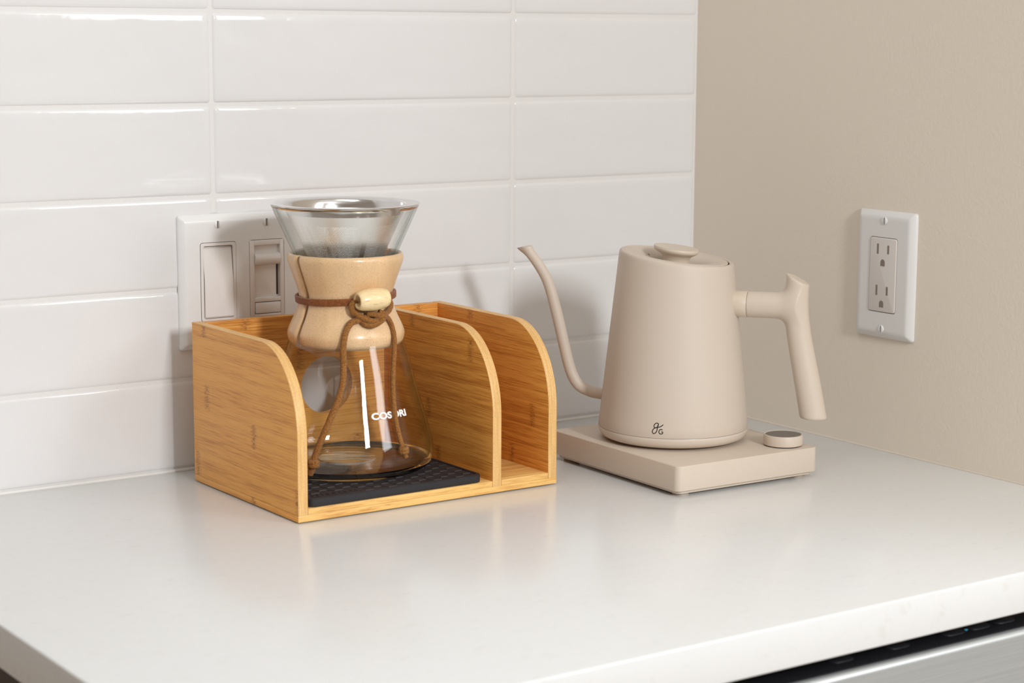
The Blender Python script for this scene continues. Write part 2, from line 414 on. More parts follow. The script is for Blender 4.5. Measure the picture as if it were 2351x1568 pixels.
# ---------------------------------------------------------------- setting
X_A, X_B = -527.0, -220.5
wall = tag(box('wall_back', -1500, 0, .95, 120, -30, 1530, M['grout']), kind='structure')
rows = [1.5, 78.4, 155.4, 232.9, 309.5, 386.7, 464.0, 541.5, 619.0]
cols = [-1446.5, -1140, -833.5, X_A, X_B, -2.0]
G = 1.8
rng = np.random.default_rng(3)
for ci in range(5):
    for ri in range(8):
        x0, x1 = cols[ci]+G*(.5 if ci else .5), cols[ci+1]-G*.5
        if ci == 4: x1 = -1.2
        z0, z1 = rows[ri]+G*.5, rows[ri+1]-G*.5
        nx = max(12, int((x1-x0)/11)); nz = 14
        edge = [0, .4, 1.0, 2.0, 3.8]
        xs = [x0+e for e in edge]+list(np.linspace(x0+9, x1-9, nx))+[x1-e for e in edge[::-1]]
        zs = [z0+e for e in edge]+list(np.linspace(z0+8, z1-8, nz))+[z1-e for e in edge[::-1]]
        sd = Vector((ci*3.7, ri*5.1, 2.0))
        tilt = rng.normal(0, .0009, 2); off = rng.normal(0, .10)
        V, Fc = [], []
        for z in zs:
            for x in xs:
                e = min(x-x0, x1-x, z-z0, z1-z)
                ex = min(x-x0, x1-x); ez = min(z-z0, z1-z)
                d = 1.9*(max(0, 1-ex/4.0)**2.6)+1.9*(max(0, 1-ez/4.0)**2.6)
                w = .22*mnoise.noise(Vector((x/55, z/34, 0))+sd)+.09*mnoise.noise(Vector((x/21, z/15, 4))+sd)
                yy = min(2.4, d)+w*min(1, e/5)+off+tilt[0]*(x-(x0+x1)/2)+tilt[1]*(z-(z0+z1)/2)
                dz = .35*mnoise.noise(Vector((x/60, ri*9.0, 7))+sd) if e == 0 else 0
                V.append((x, yy, z+dz))
        n = len(xs)
        for j in range(len(zs)-1):
            for i in range(n-1): Fc.append((j*n+i, j*n+i+1, (j+1)*n+i+1, (j+1)*n+i))
        b0 = len(V)
        rim = [i for i in range(n)]+[j*n+n-1 for j in range(1, len(zs))]+[(len(zs)-1)*n+i for i in range(n-2, -1, -1)]+[j*n for j in range(len(zs)-2, 0, -1)]
        for k in rim: V.append((V[k][0], 6.0, V[k][2]))
        m_ = len(rim)
        for k in range(m_): Fc.append((rim[k], b0+k, b0+(k+1) % m_, rim[(k+1) % m_]))
        mk('tile', V, Fc, M['tile'], wall, True, 60)
tag(box('wall_right', 0, 110, -900, 120, -30, 1530, M['paint']), kind='structure')
tag(box('floor', -3200, 2400, -3800, 400, -960, -910, M['floor']), kind='structure')
tag(box('ceiling', -3200, 2400, -3800, 400, 1530, 1580, M['ceil']), kind='structure')
tag(tube('trim_1', [(-1440, -.6, 1.0), (-.5, -.4, .6)], 1.7, M['caulk'], seg=10), kind='structure')
tag(tube('trim_2', [(.2, -2, .1), (.2, -618, .1)], 1.5, M['paint_caulk'], seg=10), kind='structure')

top = box('countertop', -848.8, -.05, -621.7, -.05, -30, 0, M['quartz'], None, 1.6, 3)
tag(top, 'white quartz worktop with faint grey flecks and a square front edge', 'countertop')

cab = thing('base_cabinet', 'dark stained base cabinet below the left end of the white worktop', 'cabinet', (-820, 0, -910))
box('side_panel', 0, 18, -590, -2, 0, 878, M['cab_dark'], cab, .5)
box('side_panel', 190, 208, -590, -2, 0, 878, M['cab_dark'], cab, .5)
box('back_panel', 18, 190, -14, -2, 0, 878, M['cab_dark'], cab)
cd = box('door', 1, 207, -609, -590.5, 100, 872, M['cab_dark'], cab, 1)
box('toe_kick', 18, 190, -540, -525, 0, 95, M['cab_dark'], cab)
box('handle', 20, 30, -636, -626, 660, 800, M['brushed'], cd, 2)

dw = thing('dishwasher', 'stainless steel dishwasher with black top control strip under the worktop', 'dishwasher', (-606, 0, -910))
box('body', 2, 600, -560, -4, 10, 868, M['black'], dw)
door = []
pts = [(-598, 100), (-626, 100), (-626, 865)]
for i in range(1, 9):
    a = math.pi/2*i/8; pts.append((-626+4*(1-math.cos(a)), 865+4*math.sin(a)))
pts += [(-620, 869), (-619.5, 866.5), (-598, 866.5)]
V = [(2, y, z) for y, z in pts]+[(600, y, z) for y, z in pts]; n = len(pts)
Fc = [(i, (i+1) % n, n+(i+1) % n, n+i) for i in range(n)]+[tuple(range(n))[::-1], tuple(range(n, 2*n))]
mk('door', V, Fc, M['brushed'], dw, True, 30)
strip = box('control_strip', 2, 600, -619.6, -562, 864.5, 869.6, M['black'], dw, .8)
for ux in (238, 291, 345, 371, 397):
    pr = rrect(ux-10, ux+10, -608, -594, 5.5)
    prism('button', pr, 869.4, 870.1, M['button'], strip, .3)
prism('indicator_light', rrect(356.8, 359.4, -604.6, -602.6, .8), 869.4, 870.0, M['led'], strip)
box('kick_plate', 2, 600, -560, -550, 0, 95, M['black'], dw)

# ---------------------------------------------------------------- wall plates
def plate_mesh(bm, w, h, depth=6.2, holes=()):
    """bevelled face plate in local x,z with its back on y=0 and rectangular openings"""
    prof = [(0, 0), (0, -1.3), (.6, -2.6), (4.4, -5.6), (5.6, -depth), (8.0, -depth)]
    rings = []
    for ins, y in prof:
        r = max(2.6-ins*.2, .9)
        rings.append([bm.verts.new((px, y, pz)) for px, pz in rrect(-w/2+ins, w/2-ins, -h/2+ins, h/2-ins, r, 4)])
    n = len(rings[0])
    for a, b_ in zip(rings[:-1], rings[1:]):
        for i in range(n): bm.faces.new((a[i], a[(i+1) % n], b_[(i+1) % n], b_[i]))
    edges = [bm.edges.get((rings[-1][i], rings[-1][(i+1) % n])) for i in range(n)]
    for (x0, x1, z0, z1) in holes:
        f = [bm.verts.new((px, -depth, pz)) for px, pz in rrect(x0, x1, z0, z1, 2.2, 3)]
        g = [bm.verts.new((px, -.6, pz)) for px, pz in rrect(x0, x1, z0, z1, 2.2, 3)]
        m_ = len(f)
        for i in range(m_):
            edges.append(bm.edges.new((f[i], f[(i+1) % m_])))
            bm.faces.new((f[i], f[(i+1) % m_], g[(i+1) % m_], g[i]))
    bmesh.ops.triangle_fill(bm, edges=edges, use_beauty=True)
def screw(parent, x, z, depth):
    bm = bmesh.new()
    for s in (-1, 1):
        pr = []
        for i in range(13):
            a = math.radians(-90+180*i/12); pr.append((s*(.45+max(0, 3.3*math.cos(a)-.45)), 3.3*math.sin(a)))
        if s < 0: pr = pr[::-1]
        T = Matrix(((1, 0, 0, x), (0, 0, -1, 0), (0, 1, 0, z), (0, 0, 0, 1)))
        add_prism(bm, pr, depth-.4, depth+.9, .5, 0, T, 2)
    so = from_bm('screw', bm, M['plate'], parent)
    T = Matrix(((1, 0, 0, x), (0, 0, -1, 0), (0, 1, 0, z), (0, 0, 0, 1)))
    prism('slot', rrect(-.6, .6, -3.0, 3.0, .2, 1), depth-.5, depth+.25, M['slotgrey'], so, M=T)
def face_prism(name, x0, x1, z0, z1, y_back, y_front, r, m, parent, bev=.6):
    T = Matrix(((1, 0, 0, 0), (0, 0, -1, 0), (0, 1, 0, 0), (0, 0, 0, 1)))
    return prism(name, rrect(x0, x1, z0, z1, r, 4), -y_back, -y_front, m, parent, bev, 0, T)

sw = thing('switch_plate', 'white two-gang wall plate with rocker switch and slide dimmer behind the bamboo organizer', 'light switch', (-504.0, -.1, 161))
bm = bmesh.new(); plate_mesh(bm, 116, 114.3, 6.2, ((-23-16.8, -23+16.8, -33.6, 33.6), (23-16.8, 23+16.8, -33.6, 33.6)))
from_bm('cover_plate', bm, M['plate'], sw, True, 30)
for x in (-23, 23):
    for z in (-48.4, 48.4): screw(sw, x, z, 6.2)
# rocker
frame_bm = bmesh.new()
o_ = [frame_bm.verts.new((px, -6.6, pz)) for px, pz in rrect(-23-16.4, -23+16.4, -33.2, 33.2, 2, 3)]
o2 = [frame_bm.verts.new((px, -1, pz)) for px, pz in rrect(-23-16.4, -23+16.4, -33.2, 33.2, 2, 3)]
i_ = [frame_bm.verts.new((px, -6.6, pz)) for px, pz in rrect(-23-13.9, -23+13.9, -31.2, 30.6, 1.6, 3)]
i2 = [frame_bm.verts.new((px, -1, pz)) for px, pz in rrect(-23-13.9, -23+13.9, -31.2, 30.6, 1.6, 3)]
n = len(o_)
for i in range(n):
    j = (i+1) % n
    frame_bm.faces.new((o_[i], o_[j], i_[j], i_[i])); frame_bm.faces.new((o_[i], o_[j], o2[j], o2[i])); frame_bm.faces.new((i_[i], i_[j], i2[j], i2[i]))
from_bm('switch_frame', frame_bm, M['device'], sw, True, 30)
pts = [(-30.8, -7.2), (-29.5, -8.4), (0, -7.3), (28.5, -4.6), (29.8, -3.4)]
V = []
for x in (-23-13.4, -23+13.4):
    for z, y in pts: V.append((x, y, z))
    for z, y in pts[::-1]: V.append((x, -1.0, z))
n = len(pts)*2
Fc = [(i, (i+1) % n, n+(i+1) % n, n+i) for i in range(n)]+[tuple(range(n))[::-1], tuple(range(n, 2*n))]
bm = bmesh.new(); vs = [bm.verts.new(v) for v in V]
for f in Fc: bm.faces.new([vs[k] for k in f])
es = [e for e in bm.edges if abs(e.verts[0].co.x-e.verts[1].co.x) < 1e-6 and e.verts[0].co.y < -2.5 and e.verts[1].co.y < -2.5]
bmesh.ops.bevel(bm, geom=es, offset=.8, segments=2, profile=.5, affect='EDGES')
from_bm('rocker', bm, M['device'], sw, True, 25)
# dimmer
face_prism('dimmer_frame', 23-16.4, 23+16.4, -33.2, 33.2, -1, -3.2, 2, M['device'], sw, .4)
bm = bmesh.new()
add_box(bm, 23-16.4, 23-12, -6.6, -3, -33.2, 33.2, .6); add_box(bm, 23+12.6, 23+16.4, -6.6, -3, -33.2, 33.2, .6)
add_box(bm, 23-12.2, 23+12.8, -6.6, -3, 28.6, 33.2, .6); add_box(bm, 23-12.2, 23+12.8, -6.6, -3, -33.2, -30.6, .6); add_box(bm, 23-12.2, 23+12.8, -6.6, -3, -20.4, -16.6, .6)
from_bm('dimmer_bezel', bm, M['device'], sw, True, 30)
box('dimmer_button', 23-11.6, 23+12.2, -7.4, -3, -30.2, -20.9, M['device'], sw, .8)
box('slider_slot', 23+10.2, 23+11.8, -3.5, -3.0, -15, 20, M['slot'], sw)
bm = bmesh.new()
pr = [(-4.8+i*9.6/10, 0) for i in range(11)]
V = []
for x in (23-11.8, 23+12.2):
    for i in range(11):
        a = math.pi*i/10; V.append((x, -3.2-5.6*math.sin(a)**.7, 16.5-5.2*math.cos(a)))
n = 11
vs = [bm.verts.new(v) for v in V]
for i in range(n-1): bm.faces.new((vs[i], vs[i+1], vs[n+i+1], vs[n+i]))
bm.faces.new([vs[i] for i in range(n)][::-1]); bm.faces.new([vs[n+i] for i in range(n)])
from_bm('dimmer_slider', bm, M['device'], sw, True, 40)

ol = thing('power_outlet', 'white duplex power outlet on the beige wall', 'outlet', (-.1, -270.5, 160.3), -math.pi/2)
bm = bmesh.new(); plate_mesh(bm, 70.5, 114.3, 6.2, ((-16.8, 16.8, -33.6, 33.6),)); from_bm('cover_plate', bm, M['plate_shaded'], ol, True, 30)
for z in (-48.4, 48.4): screw(ol, 0, z, 6.2)
rc = face_prism('receptacle', -16.3, 16.3, -33.1, 33.1, -1, -7.0, 2.2, M['device_shaded'], ol, .9)
for zc in (19.5, -17.5):
    for sx, hh in ((-6.4, 4.6), (6.4, 3.9)):
        face_prism('blade_slot', sx-1.15, sx+1.15, zc+3.6-hh, zc+3.6+hh, -6.7, -7.06, .3, M['slotgrey'], rc, 0)  # flat dark shape, shade of a recess put in as colour
    T = Matrix(((1, 0, 0, 0), (0, 0, -1, 0), (0, 1, 0, zc-8.6), (0, 0, 0, 1)))
    d_ = [(-2.7, -3.0), (2.7, -3.0)]+[(2.7*math.cos(math.radians(a)), .3+2.9*math.sin(math.radians(a))) for a in range(0, 181, 15)]
    prism('ground_slot', d_, 6.7, 7.06, M['slotgrey'], rc, M=T)  # flat too, its dark colour replaces a shaded opening

# ---------------------------------------------------------------- bamboo organizer
BX, BY, BTH = -568.65, -219.22, 0.00465
BW, BD, BH, BT, TB, DV, ZB, ZF = 243.5, 177.8, 134.0, 8.6, 6.3, 179.25, 10.9, 1.0
org = thing('bamboo_organizer', 'honey bamboo counter organizer with curved side panels and one divider', 'organizer', (BX, BY, 0), BTH)
def side_profile(v1, z0):
    pts = [(0.0, z0), (v1, z0), (v1, BH)]
    for i in range(25):
        a = math.pi/2*i/24
        pts.append((57-57*math.sin(a), 64+70*math.cos(a)))
    return pts
def panel(name, u0, u1, v1, z0, m):
    T = Matrix(((0, 0, 1, 0), (1, 0, 0, 0), (0, 1, 0, 0), (0, 0, 0, 1)))
    o = prism(name, side_profile(v1, z0), u0, u1, m, org, .7, .7, T)
    o.data.materials.append(M['bam_edge'])
    for p in o.data.polygons:
        if abs(p.normal.x) < .75: p.material_index = 1
panel('side_panel', 0, BT, BD, TB, M['bam_side'])
panel('side_panel', BW-BT, BW, BD, TB, M['bam_right'])
panel('divider_panel', DV, DV+BT, BD-BT-.05, TB, M['bam_div'])
# back panel with a round finger hole
bm = bmesh.new(); hc = (121.8, 71.0); hr = 25.0; rect = (BT+.05, BW-BT-.05, TB, BH-.4); nseg = 72
def ray_rect(a):
    c, s = math.cos(a), math.sin(a); t = 1e9
    if c > 1e-9: t = min(t, (rect[1]-hc[0])/c)
    if c < -1e-9: t = min(t, (rect[0]-hc[0])/c)
    if s > 1e-9: t = min(t, (rect[3]-hc[1])/s)
    if s < -1e-9: t = min(t, (rect[2]-hc[1])/s)
    return hc[0]+t*c, hc[1]+t*s
angs = sorted([2*math.pi*i/nseg for i in range(nseg)]+[math.atan2(z-hc[1], x-hc[0]) % (2*math.pi) for x in rect[:2] for z in rect[2:]])
R4 = []
for y, rr in ((BD, 0), (BD-BT, 0)):
    R4.append([bm.verts.new((ray_rect(a)[0], y, ray_rect(a)[1])) for a in angs])
    R4.append([bm.verts.new((hc[0]+hr*math.cos(a), y, hc[1]+hr*math.sin(a))) for a in angs])
ob, hb, of, hf = R4; n = len(angs)
for i in range(n):
    j = (i+1) % n
    bm.faces.new((ob[i], ob[j], hb[j], hb[i])); bm.faces.new((of[i], of[j], hf[j], hf[i]))
    bm.faces.new((hb[i], hb[j], hf[j], hf[i])); bm.faces.new((ob[i], ob[j], of[j], of[i]))
from_bm('back_panel', bm, M['bam_back'], org, True, 30)
bp = box('base_panel', 0, BW, 0, BD, ZF, TB, M['bam_base'], org, .5)
bp.data.materials.append(M['bam_side'])
for p in bp.data.polygons:
    if abs(p.normal.x) > .5: p.material_index = 1
box('floor_panel', BT+.05, DV-.05, .1, BD-BT-.05, TB, ZB, M['bam_base'], org, .35)
box('floor_panel', DV+BT+.05, BW-BT-.05, .1, BD-BT-.05, TB, ZB, M['bam_base'], org, .35)
for fx in (14, BW-14):
    for fy in (14, BD-14):
        prism('foot', [(fx+5*math.cos(2*math.pi*i/20), fy+5*math.sin(2*math.pi*i/20)) for i in range(20)], 0, ZF, M['foot'], org)

# ---------------------------------------------------------------- silicone mat
MZ0, MZ1 = ZB+.02, 17.4
dm = thing('drip_mat', 'black silicone honeycomb mat on the floor of the bamboo organizer', 'mat', (BX, BY, MZ0), BTH)
mu0, mu1, mv0, mv1 = 10.2, 171.0, 1.6, 166.5
hz = MZ1-MZ0
prism('pad', rrect(mu0, mu1, mv0, mv1, 7.0, 8), 0, hz-.6, M['mat'], dm, 0, .6)
bm = bmesh.new()
ou = rrect(mu0, mu1, mv0, mv1, 7.0, 8); iu = rrect(mu0+3.2, mu1-3.2, mv0+3.2, mv1-3.2, 4.5, 8); n = len(ou)
ro = rrect(mu0+.7, mu1-.7, mv0+.7, mv1-.7, 6.4, 8)
L0 = [bm.verts.new((x, y, hz-.85)) for x, y in ou]; L1 = [bm.verts.new((x, y, hz-.7)) for x, y in ou]; L2 = [bm.verts.new((x, y, hz)) for x, y in ro]
L3 = [bm.verts.new((x, y, hz)) for x, y in iu]; L4 = [bm.verts.new((x, y, hz-.65)) for x, y in iu]
for A_, B_ in ((L0, L1), (L1, L2), (L2, L3), (L3, L4)):
    for i in range(n): bm.faces.new((A_[i], A_[(i+1) % n], B_[(i+1) % n], B_[i]))
from_bm('rim', bm, M['mat'], dm, True, 40)
bm = bmesh.new(); s_ = 7.0; seen = set(); px_ = 1.5*s_; py_ = math.sqrt(3)*s_
badge = (13.5, 64.0, mv0+3.4, 17.5)
for ci in range(17):
    for ri in range(15):
        cx = mu0+5+ci*px_; cy = mv0+6+ri*py_+(py_/2 if ci % 2 else 0)
        for k in range(6):
            a, b_ = math.radians(60*k), math.radians(60*k+60)
            p = (cx+s_*math.cos(a), cy+s_*math.sin(a)); q = (cx+s_*math.cos(b_), cy+s_*math.sin(b_))
            key = (round((p[0]+q[0])*2), round((p[1]+q[1])*2))
            if key in seen: continue
            seen.add(key)
            ok = all(mu0+2.6 < t[0] < mu1-2.6 and mv0+2.6 < t[1] < mv1-2.6 for t in (p, q))
            inb = any(badge[0] < t[0] < badge[1] and badge[2] < t[1] < badge[3] for t in (p, q))
            if not ok or inb: continue
            P_, Q_ = Vector(p), Vector(q); d = (Q_-P_).normalized(); nn = Vector((-d.y, d.x))*.42; e = d*.25
            lo = [P_-nn*1.5-e, Q_-nn*1.5+e, Q_+nn*1.5+e, P_+nn*1.5-e]; hi = [P_-nn-e, Q_-nn+e, Q_+nn+e, P_+nn-e]
            vl = [bm.verts.new((t.x, t.y, hz-.62)) for t in lo]; vh = [bm.verts.new((t.x, t.y, hz-.05)) for t in hi]
            bm.faces.new(vh)
            for i in range(4): bm.faces.new((vl[i], vl[(i+1) % 4], vh[(i+1) % 4], vh[i]))
tag(from_bm('honeycomb_relief', bm, M['mat'], dm, False, None), kind='stuff')
bg_ = prism('badge', rrect(*badge, 2.5, 5), hz-.65, hz-.1, M['mat'], dm, .2)
bm = bmesh.new(); xx = badge[0]+4
while xx < badge[1]-6:
    w_ = random.uniform(2.2, 4.2); add_box(bm, xx, xx+w_, badge[2]+3.2+random.uniform(0, 1.0), badge[3]-3.4-random.uniform(0, 1.4), hz-.12, hz+.35, .2, 1); xx += w_+2.2
from_bm('badge_relief', bm, M['mat'], bg_, True, 30)

# ---------------------------------------------------------------- carafe
CX, CY, CZ = -471.64, -125.01, 17.45
dcar = Vector((CX-CAM[0], CY-CAM[1], 0)).normalized()
RT0 = math.atan2(-dcar.x, dcar.y)            # azimuth of the picture's right-hand side seen from the front
FR0 = math.atan2(-dcar.y, -dcar.x)           # azimuth of the carafe's front
def cyl(a, r, z):
    """a: degrees from the carafe's front, positive to the right; z is height above the mat"""
    t = FR0+math.radians(a); return Vector((r*math.cos(t), r*math.sin(t), z))
car = thing('coffee_carafe', 'hourglass glass pour-over carafe with wooden collar and leather tie on the black mat', 'carafe', (CX, CY, CZ))
zo = CZ
gl_out = [(0, 20.4), (30, 20.0), (50, 18.6), (58, 17.5), (63, 17.6), (67, 19.6), (69.6, 22.6), (71.1, 27), (71.5, 32), (70.9, 37.5), (69.4, 44), (66.6, 54.5), (62.6, 68), (58.6, 81), (52.8, 103.5),
          (48.2, 118.5), (43.0, 134), (37, 149), (34, 157), (33.2, 162), (33.8, 168), (36.8, 178), (41.7, 192), (49.2, 209), (56.4, 225), (58.7, 230.2), (59.6, 232.0)]
gl_out = [tuple(p) for p in catmull(gl_out, 3)]
gl_in = []
for i, (r, z) in enumerate(gl_out):
    p0, p1 = gl_out[max(i-1, 0)], gl_out[min(i+1, len(gl_out)-1)]
    tx, tz = p1[0]-p0[0], p1[1]-p0[1]; l = math.hypot(tx, tz); th = 2.0 if z > 40 else 2.0+2.0*(40-z)/22
    gl_in.append((max(0, r-tz/l*th), z+tx/l*th))
gl_in = [p for p in gl_in if p[1] < 231.4]
rimp = [(59.9, 232.6), (59.4, 233.1), (58.4, 232.6)]
LIP = FR0+math.radians(38.5)
def lip_fn(r, z, a):
    d = (a-LIP+math.pi) % (2*math.pi)-math.pi
    g = math.exp(-(d/.105)**2)*max(0, min(1, (z-212)/20))**1.5
    r2 = r+4.2*g; z2 = z-5.0*g
    return (r2*math.cos(a), r2*math.sin(a), z2-zo)
lathe('glass_body', gl_out+rimp+gl_in[::-1], M['glass'], car, 144, lip_fn, False, 70)
# wooden collar: two turned halves with a slit between them
col_out = catmull([(43.2, 193.6), (45.6, 194.4), (47.2, 191.5), (46.6, 187), (43.0, 176.5), (39.4, 166), (38.2, 160), (38.5, 154), (41.2, 145), (45.4, 136), (47.5, 130.5), (47.6, 126.5), (46.2, 122), (43.8, 119.6)], 4)
col_out = [(p[0], p[1]) for p in col_out]
def glass_r(z):
    zs_ = [p[1] for p in gl_out if p[1] > 60]; rs_ = [p[0] for p in gl_out if p[1] > 60]; return float(np.interp(z, zs_, rs_))
col_in = [(min(glass_r(z)+.25, 43.0) if z > 150 else min(glass_r(z)+.25, 47.0), z) for z in np.linspace(120.2, 193.0, 20)]
col_in = [(min(r, float(np.interp(z, [p[1] for p in col_out[::-1]], [p[0] for p in col_out[::-1]]))-1.2), z) for r, z in col_in]
SLIT = -55.0
for half in range(2):
    prof_ = col_out+col_in; npf = len(prof_); a0 = SLIT+half*180; segs = 72; V = []; 
    angs_ = []
    gap_mm = 1.5
    for j in range(segs+1):
        V_row = []
        f = j/segs
        for (r, z) in prof_:
            ga = math.degrees(gap_mm/max(r, 30))
            a = a0+ga+(180-2*ga)*f
            arc = min(f, 1-f)*math.pi*r
            rr = r
            if prof_.index((r, z)) < len(col_out): rr = r-1.3*max(0, 1-arc/2.6)**2
            V.append(tuple(cyl(a, rr, z-zo)))
    Fc = []
    for j in range(segs):
        for i in range(npf):
            i2 = (i+1) % npf; Fc.append((j*npf+i, j*npf+i2, (j+1)*npf+i2, (j+1)*npf+i))
    Fc.append(tuple(range(npf))); Fc.append(tuple(segs*npf+i for i in range(npf))[::-1])
    mk('wooden_collar_half', V, Fc, M['collar'], car, True, 50)
# leather band round the waist
bm = bmesh.new(); path = []
for i in range(97):
    a = 46+(368-46)*i/96; 
    path.append(cyl(a, 40.0, 158.6-zo+1.8*math.sin(math.radians(a-8))))
add_tube(bm, path, 1, 16, True, (2.75, 1.15), Vector((0, 0, 1)))
band = from_bm('leather_band', bm, M['leather'], car, True, 60)
# bead
bm = bmesh.new(); bc = cyl(26.5, 47.4, 160.9-zo); tng = (cyl(28.5, 47.2, 0)-cyl(26.5, 47.2, 0)).normalized(); tng = (tng+Vector((0, 0, .05))).normalized()
prof_b = [(4.4, -13.0), (5.6, -13.6), (6.7, -13.1), (7.9, -10), (8.75, -4.5), (8.95, 0), (8.75, 4.5), (7.9, 10), (6.7, 13.1), (5.6, 13.6), (4.4, 13.0)]
prof_b = [tuple(p) for p in catmull(prof_b, 3)]
nb = tng.orthogonal().normalized(); bb = tng.cross(nb)
rings = []
for (r, t) in prof_b:
    rings.append([bm.verts.new(bc+tng*t+(nb*math.cos(2*math.pi*k/48)+bb*math.sin(2*math.pi*k/48))*r) for k in range(48)])
for A_, B_ in zip(rings, rings[1:]+rings[:1]):
    for k in range(48): bm.faces.new((A_[k], A_[(k+1) % 48], B_[(k+1) % 48], B_[k]))
from_bm('bead', bm, M['bead'], car, True, 50)
# tie cords
def cord(name, pts, r, parent, n=7, m='suede', seg=14):
    P_ = catmull([cyl(a, rr, z-zo) for a, rr, z in pts], n)
    rads = [r*(1+.10*mnoise.noise(Vector((p[0]/2.4, p[1]/2.4, p[2]/2.4)))) for p in P_]
    return tube(name, P_, rads, M[m], parent, seg)
cord('cord_loop', [(12, 43.5, 160), (6.5, 43.2, 156.5), (7.5, 44.5, 151.5), (13.5, 46, 148), (21, 47.2, 144.8), (29, 47, 142.8), (35, 46.0, 142.4)], 2.5, car)
cord('cord_loop', [(44, 43.0, 160.5), (55, 42.8, 157.0), (55, 43.6, 152.5), (47, 45.2, 149.0), (38, 47.0, 147.4), (29, 46.4, 148.6), (22, 44.5, 149.5)], 2.3, car)
cord('cord_loop', [(16.5, 44.4, 143.6), (20, 46.4, 140.9), (26, 47.4, 140.0), (33, 47.4, 141.6), (38, 48.0, 144.8), (40, 46.8, 148.0), (35, 45.0, 150.2)], 2.4, car)
cord('cord_tail', [(24, 44.0, 146.5), (15.2, 44.6, 145.1), (5.1, 45.2, 142.3), (-0.6, 48.0, 134.7), (-2.7, 50.8, 122.9), (-2.3, 53.6, 109.4), (-2.9, 57.5, 96.0), (-7.0, 61.6, 81.0), (-11.8, 65.7, 67.6), (-16.2, 69.6, 54.2), (-19.6, 72.4, 42.2), (-21.0, 73.8, 35.4), (-21.6, 74.2, 30.5), (-23.5, 73.8, 25.0)], 2.6, car)
cord('cord_tail', [(30, 45.0, 144.5), (38, 46.8, 145.2), (46.9, 45.0, 144.8), (51.6, 46.4, 138.6), (50.6, 49.9, 128.4), (48.9, 51.0, 116.2), (41.7, 55.8, 99.9), (38.2, 60.2, 83.2), (36.5, 64.7, 68.2), (36.7, 69.4, 52.9), (37.9, 71.6, 44.1), (38.7, 72.2, 40.0), (40.0, 73.2, 35.0)], 2.05, car)
def end_knot(a, r, z, s):
    c = cyl(a, r, z-zo); ou_ = (cyl(a, 1, 0)-cyl(a, 0, 0)).normalized(); si = Vector((-ou_.y, ou_.x, 0))
    P_ = []
    for i in range(40):
        t = 2*math.pi*1.6*i/39
        P_.append(c+si*math.cos(t)*s*1.0+ou_*math.sin(t)*s*.95+Vector((0, 0, (i/39-.5)*s*1.5+.25*s*math.cos(t))))
    tube('end_knot', P_, [s*.86*(1+.1*math.sin(3*i)) for i in range(40)], M['suede'], car, 12)
end_knot(-20.8, 74.4, 34.0, 2.75)
end_knot(38.4, 72.6, 41.2, 2.35)
# printed name on the glass
def text_mesh(body, size, ext_=0.0, bold=0.0):
    cu = bpy.data.curves.new('t', 'FONT'); cu.body = body; cu.size = size; cu.align_x = 'CENTER'; cu.offset = bold; cu.resolution_u = 4
    o = bpy.data.objects.new('t', cu); COL.objects.link(o); bpy.context.view_layer.update()
    me = bpy.data.meshes.new_from_object(o.evaluated_get(bpy.context.evaluated_depsgraph_get()))
    bpy.data.objects.remove(o); return me
me = text_mesh('COSORI', 1.0, 0, .045)
bm = bmesh.new(); bm.from_mesh(me)
bmesh.ops.triangulate(bm, faces=bm.faces); 
xs_ = [v.co.x for v in bm.verts]; ys_ = [v.co.y for v in bm.verts]
x0_, x1_, y0_, y1_ = min(xs_), max(xs_), min(ys_), max(ys_)
for v in bm.verts:
    fx = (v.co.x-x0_)/(x1_-x0_); fy = (v.co.y-y0_)/(y1_-y0_)
    z = 66.4+5.5*fy; a = 18.2+31.0*fx
    v.co = cyl(a, glass_r(z)+.12, z-zo)
from_bm('printed_name', bm, M['print'], car, False, None)

# ---------------------------------------------------------------- steel filter in the carafe mouth
fl = thing('coffee_filter', 'stainless steel mesh cone filter resting in the mouth of the glass carafe', 'coffee filter', (CX, CY, 233.2))
prof_f = [tuple(p) for p in catmull([(60.3, .7), (60.6, 1.0), (60.2, 1.3), (57, 1.35), (52.5, 1.05), (49.6, .2), (48.3, -2.2), (47.6, -7.0)], 4)]
prof_g = [(47.1, -7.0), (47.8, -2.4), (49.2, -.3), (52.5, .5), (57, .8)]
lathe('flange', prof_f+prof_g, M['steel'], fl, 128, None, True, 40)
V, Fc, UV, PF = [], [], [], []
ztop, zbot = -7.0, -95.0; r_top, r_bot = 47.2, 6.0; segs = 160; lv = 24
for j in range(lv+1):
    f = j/lv; r = r_top+(r_bot-r_top)*f; z = ztop+(zbot-ztop)*f
    for i in range(segs): t = FR0+2*math.pi*i/segs; V.append((r*math.cos(t), r*math.sin(t), z))
for j in range(lv):
    for i in range(segs): Fc.append((j*segs+i, j*segs+(i+1) % segs, (j+1)*segs+(i+1) % segs, (j+1)*segs+i))
Fc.append(tuple(lv*segs+i for i in range(segs)))
me = bpy.data.meshes.new('mesh_cone'); me.from_pydata([(x*MM, y*MM, z*MM) for x, y, z in V], [], Fc)
uvl = me.uv_layers.new(name='UVMap'); at = me.attributes.new('perf', 'FLOAT', 'FACE')
pf = np.zeros(len(Fc), np.float32)
for fi, poly in enumerate(me.polygons):
    j, i = divmod(fi, segs)
    if j >= lv: continue
    a = (i+.5)/segs*360; a = a-360 if a > 180 else a
    pf[fi] = 1.0 if j >= 2 and not (20.5 < a < 26.5) else 0.0
    for k, li in enumerate(poly.loop_indices):
        ii = i+(1 if k in (1, 2) else 0); jj = j+(1 if k in (2, 3) else 0)
        uvl.data[li].uv = (ii/segs*210.0, jj/lv*(97.0/1.22))
at.data.foreach_set('value', pf)
link('mesh_cone', me, M['perf'], fl, True, 40)

